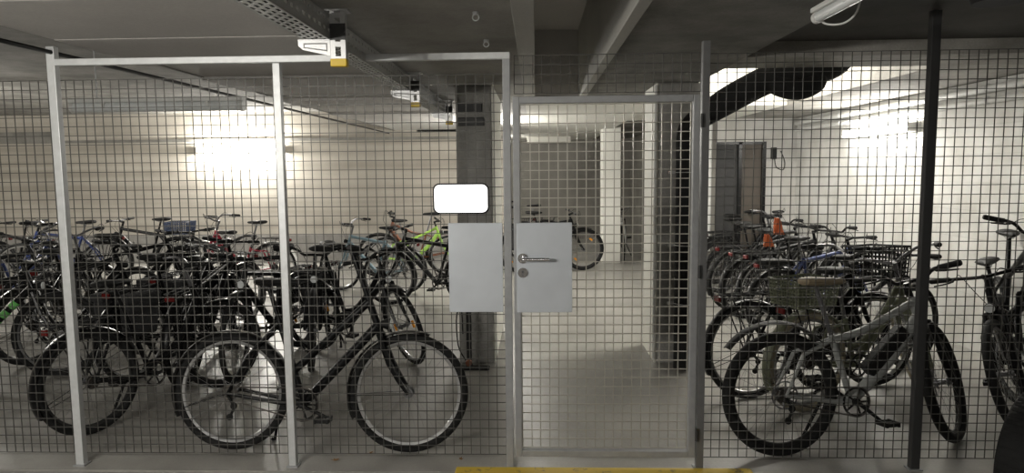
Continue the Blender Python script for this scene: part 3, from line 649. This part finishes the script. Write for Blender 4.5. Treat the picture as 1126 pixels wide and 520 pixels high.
# --- left mass, middle distance
LM = [
 ('black bicycle whose rear wheel shows between the first pale post and the black trekking bicycle', G(205, 424), 95, dict(style='diamond', steer=20, panniers=False, bar='city', rim='rimk')),
 ('black bicycle with two black panniers behind the leftmost pale post', G(150, 418), 75, dict(style='step', panniers=True, bar='city')),
 ('black bicycle right behind the one with green frame lettering', G(35, 400), 72, dict(style='diamond', bar='flat', rim='rimk')),
 ('dark bicycle with silver mudguards in the far left cluster', G(60, 378), 105, dict(style='step', bar='city', fender='steel')),
 ('dark bicycle at the left frame edge facing right', G(-70, 372), 25, dict(style='diamond', bar='flat', frame='black')),
 ('dark bicycle at the left frame edge turned to the back wall', G(-30, 352), 60, dict(style='step', bar='city', frame='blue')),
 ('black bicycle with front light facing the mesh, left of the middle post', G(262, 418), 262, dict(at='f', style='diamond', bar='flat', rim='rimk', steer=15, panniers=True)),
 ('black bicycle with pannier bags turned away, left of the middle post', G(190, 392), 80, dict(style='diamond', bar='flat', panniers=True)),
 ('black bicycle seen head-on between the middle post and the trekking handlebar', G(344, 408), 278, dict(at='f', style='diamond', bar='riser', rim='rimk', steer=8, disc=True, rt=.024, suspension=True, fenders=False)),
 ('black bicycle with an orange spoke reflector behind the trekking front wheel', G(450, 400), 335, dict(at='f', style='step', bar='flat', rim='rim', reflector=.35, steer=-30, lean=5)),
 ('dark bicycle low behind the black panniers on the left', G(100, 358), 50, dict(style='diamond', bar='flat', rim='rimk')),
 ('black bicycle farthest back in the cluster left of the middle post', G(268, 350), 152, dict(style='diamond', bar='flat', frame='black')),
]
for lb, ps, hd, kw in LM:
    bike(lb, ps, hd, group='bicycles parked behind the left fence', lean=kw.pop('lean', random.uniform(-5, 5)), **kw)
# --- against the left back wall
LB = [
 ('red and white bicycle with chrome handlebar parked side-on before the back wall', G(302, 322), 172, dict(style='step', frame='red', bar='city', fender='white_p')),
 ('dark bicycle with a blue rear basket side-on near the back wall', G(198, 312), 178, dict(style='diamond', bar='flat', crate='crate', frame='black')),
 ('dark blue bicycle side-on near the back wall left of the blue basket', G(118, 318), 195, dict(style='diamond', bar='riser', frame='blue', fenders=False)),
 ('dark bicycle with low handlebar near the back wall at the far left', G(45, 322), 165, dict(style='diamond', bar='flat', frame='black')),
 ('dark bicycle partly cut by the left frame edge near the back wall', G(-5, 318), 190, dict(style='step', bar='city', frame='black')),
 ('brown-orange mountain bicycle left of the blank white sign', G(492, 301), 196, dict(style='mtb', bar='riser', frame='brown', fenders=False, rack=False, rim='rimk', suspension=True)),
 ('lime green bicycle below the blank white sign', G(425, 306), 14, dict(style='mtb', bar='flat', frame='lime', fenders=False, rack=False, scale=.92)),
 ('pale blue bicycle with thin wheels left of the zinc guard sheet', G(446, 322), 165, dict(style='diamond', bar='city', frame='teal', scale=.92)),
 ('black bicycle between the lime bicycle and the guard sheet', G(520, 338), 170, dict(style='diamond', bar='flat', frame='black')),
]
for lb, ps, hd, kw in LB:
    bike(lb, ps, hd, group='bicycles parked by the left back wall', lean=random.uniform(-4, 4), **kw)
# --- beyond the gate
bike('black bicycle beyond the gate, its front wheel right of the lock plate', G(641, 297), 12, 'diamond', 'black', at='f', rim='rimk', rt=.026, reflector=.9, group='bicycles beyond the gate', bar='flat', panniers=True)
bike('dark bicycle beyond the gate above the lock plate', G(575, 285), 200, 'diamond', 'black', bar='flat', group='bicycles beyond the gate')
bike('silver bicycle beyond the gate behind the black one', G(600, 282), 170, 'step', 'grey', bar='city', group='bicycles beyond the gate')
bike('pale small bicycle in the recess right of the white pillar', G(686, 287), 262, 'step', 'white_p', at='f', bar='city', scale=.9, saddle='blackm', group='bicycles beyond the gate')
# --- right hand row
RM = [
 ('black bicycle at the far end of the right-hand row by the brown door', G(788, 312), 28, dict(style='diamond', bar='flat', rim='rimk')),
 ('dark bicycle second from the far end of the right-hand row', G(792, 322), 24, dict(style='step', bar='city', rim='rimk')),
 ('dark bicycle third from the far end of the right-hand row', G(798, 332), 24, dict(style='mtb', bar='riser', rim='rimk', rack=False)),
 ('black bicycle in the right-hand row just left of the orange cloths', G(806, 341), 20, dict(style='diamond', bar='flat', fender='blackm')),
 ('black bicycle in the right-hand row under the orange vest', G(820, 350), 20, dict(style='diamond', bar='flat', rim='rimk', rt=.024)),
 ('black bicycle with silver rims midway along the right-hand row', G(842, 357), 18, dict(style='step', bar='riser', frame='black')),
 ('dark blue bicycle behind the cream tyred one in the right-hand row', G(855, 374), 20, dict(style='diamond', bar='flat', frame='blue', rim='rimk')),
 ('black bicycle with a black front basket behind the grey mountain bicycle', G(962, 424), 16, dict(at='f', style='diamond', bar='city', basket='blackm')),
 ('olive bicycle with cream tyres and a rear basket behind the grey mountain bicycle', G(885, 452), 24, dict(steer=55, style='step', bar='city', frame='olive', tyre='rubber_tan', rt=.026, crate='olive', fender='olive', scale=.98)),
 ('black bicycle seen nearly head-on right of the dark post, leaning', Vector((3.04, 4.26, 0)), 236, dict(at='f', style='mtb', bar='flat', rim='rimk', rt=.028, fenders=False, rack=False, suspension=True, steer=-10)),
 ('black bicycle at the right frame edge with swept handlebar against the white wall', Vector((3.36, 4.72, 0)), 246, dict(at='f', style='diamond', bar='riser', rim='rimk', rt=.022, fenders=False, rack=False, suspension=True, steer=25, tall=.17, scale=1.05)),
 ('dark bicycle behind the front basket, close to the white wall', G(1000, 405), 30, dict(at='f', style='mtb', bar='flat', rim='rimk', rack=False)),
]
for lb, ps, hd, kw in RM:
    bike(lb, ps, hd, group='bicycles parked along the right wall', lean=kw.pop('lean', 14 if 'leaning' in lb else random.uniform(-4, 4)), **kw)

# ------------------------------------------------------------------ small things
# orange vest draped over a bicycle of the right row
def vest(px, py, y, w, h, label):
    d = fwd*F_PX + rgt*(px-W_PX/2) - upv*(py-H_PX/2); p_ = Vector((0, 0, CAM_H))+d*(y/d.y)
    mb = MB(); n = 9; vs = []; fs = []
    for sdd in (0, 1):
        for j in range(n):
            for i in range(n):
                u, v_ = i/(n-1)-.5, j/(n-1)
                vs.append((u*w*(.45+.55*v_)+.35*w*(v_-.5), .010*math.sin(i*1.3+j*.6)+(.012 if sdd else 0)+.05*v_, -v_*h+.006*math.sin(i*2.3)))
    for sdd in (0, 1):
        for j in range(n-1):
            for i in range(n-1): a = sdd*n*n+j*n+i; fs.append((a, a+1, a+n+1, a+n))
    for e in [[j*n for j in range(n)], [j*n+n-1 for j in range(n)], list(range(n)), [n*(n-1)+i for i in range(n)]]:
        for a, b in zip(e, e[1:]): fs.append((a, b, b+n*n, a+n*n))
    return tag(mb.add(vs, fs).build('safety_vest', M['orange'], smooth=True, loc=p_), label, 'vest')
vest(857, 240, 6.7, .11, .16, 'upper orange cloth draped over the bicycles of the right-hand row')
vest(846, 258, 6.5, .11, .12, 'lower orange cloth hanging among the bicycles of the right-hand row')
# floor pump in front of the left pillar
fp = empty('floor_pump', 'black floor pump standing before the grey pillar under the zinc sheet', 'pump', (-.56, 5.55, 0))
MB().tube([(0, 0, .03), (0, 0, .62)], .022, 12).build('barrel', M['blackm'], fp, True)
MB().tube([(0, 0, .62), (0, 0, .70)], .007, 8).tube([(-.12, 0, .70), (.12, 0, .70)], .015, 8).build('handle', M['blackm'], fp, True)
MB().box(-.13, .17, -.045, .045, 0, .022).tube([(0, 0, .0), (0, 0, .05)], [.045, .026], 12).build('base', M['blackm'], fp, bevel=.008)
MB().disc(.026, -.07, -.03, 14, (0, 0, .07)).build('gauge', M['brown'], fp, True)
MB().tube(spline([(-.02, 0, .06), (-.09, .0, .2), (-.10, 0, .45), (-.06, 0, .5), (-.05, 0, .3)], 5), .006, 6).build('hose', M['rubber'], fp, True)
# tyre in the lower right corner, in front of the mesh
ty = empty('car_tyre', 'black tyre standing in front of the mesh at the lower right corner', 'tyre', (2.38, 3.16, -.06), R(35))
MB().ring([(.33*math.cos(a)*1.0 if False else r_, y_) for r_, y_ in ((.20, -.085), (.27, -.105), (.315, -.09), (.33, -.05), (.332, 0), (.33, .05), (.315, .09), (.27, .105), (.20, .085))], 56, (0, 0, .332)).build('tyre_body', M['rubber'], ty, True)
tm = MB()
for k in range(60):
    a = 2*math.pi*k/60
    tm.obox((.333*math.cos(a), 0, .333*math.sin(a)+.332), (-.010*math.sin(a), 0, .010*math.cos(a)), (0, .075, 0), (.0018*math.cos(a), 0, .0018*math.sin(a)))
tm.build('tread', M['rubber'], ty)
wr = MB().ring([(.205, -.07), (.205, .07), (.19, .07), (.19, -.07)], 40, (0, 0, .332)).disc(.05, -.06, -.03, 16, (0, 0, .332))
for k in range(7): a = k*2*math.pi/7; wr.tube([(.03*math.cos(a), -.045, .332+.03*math.sin(a)), (.197*math.cos(a), -.045, .332+.197*math.sin(a))], .014, 6)
wr.build('wheel_rim', M['blackm'], ty, True)
# dry leaves and scraps on the kerb
def leaf(px, py, s_, rz, lb):
    p_ = G(px, py, .004 if py < 507 else .0)
    pts = [(math.cos(2*math.pi*k/10)*s_*(1 if k % 2 else .45), math.sin(2*math.pi*k/10)*s_*.6*(1 if k % 2 else .5)) for k in range(10)]
    mb = MB(); n = 10
    mb.add([(x, y, .004+.004*math.sin(3*i)) for i, (x, y) in enumerate(pts)]+[(x, y, .0055+.004*math.sin(3*i)) for i, (x, y) in enumerate(pts)], [tuple(range(n)), tuple(range(n, 2*n))[::-1]]+[(i, (i+1) % n, n+(i+1) % n, n+i) for i in range(n)])
    o = tag(mb.build('dry_leaf', M['leaf'], loc=p_), lb, 'leaf', 'dry leaves on the kerb'); o.rotation_euler = (0, 0, rz)
leaf(369, 506, .026, .4, 'brown dry leaf on the kerb below the gap between the trekking wheels')
leaf(507, 505, .022, 1.9, 'brown dry leaf on the kerb beside the left end of the yellow paint')
leaf(408, 498, .016, 1.1, 'small dry leaf at the foot of the mesh under the trekking front wheel')
leaf(725, 498, .010, 0, 'tiny dark scrap lying below the gate near its right side')
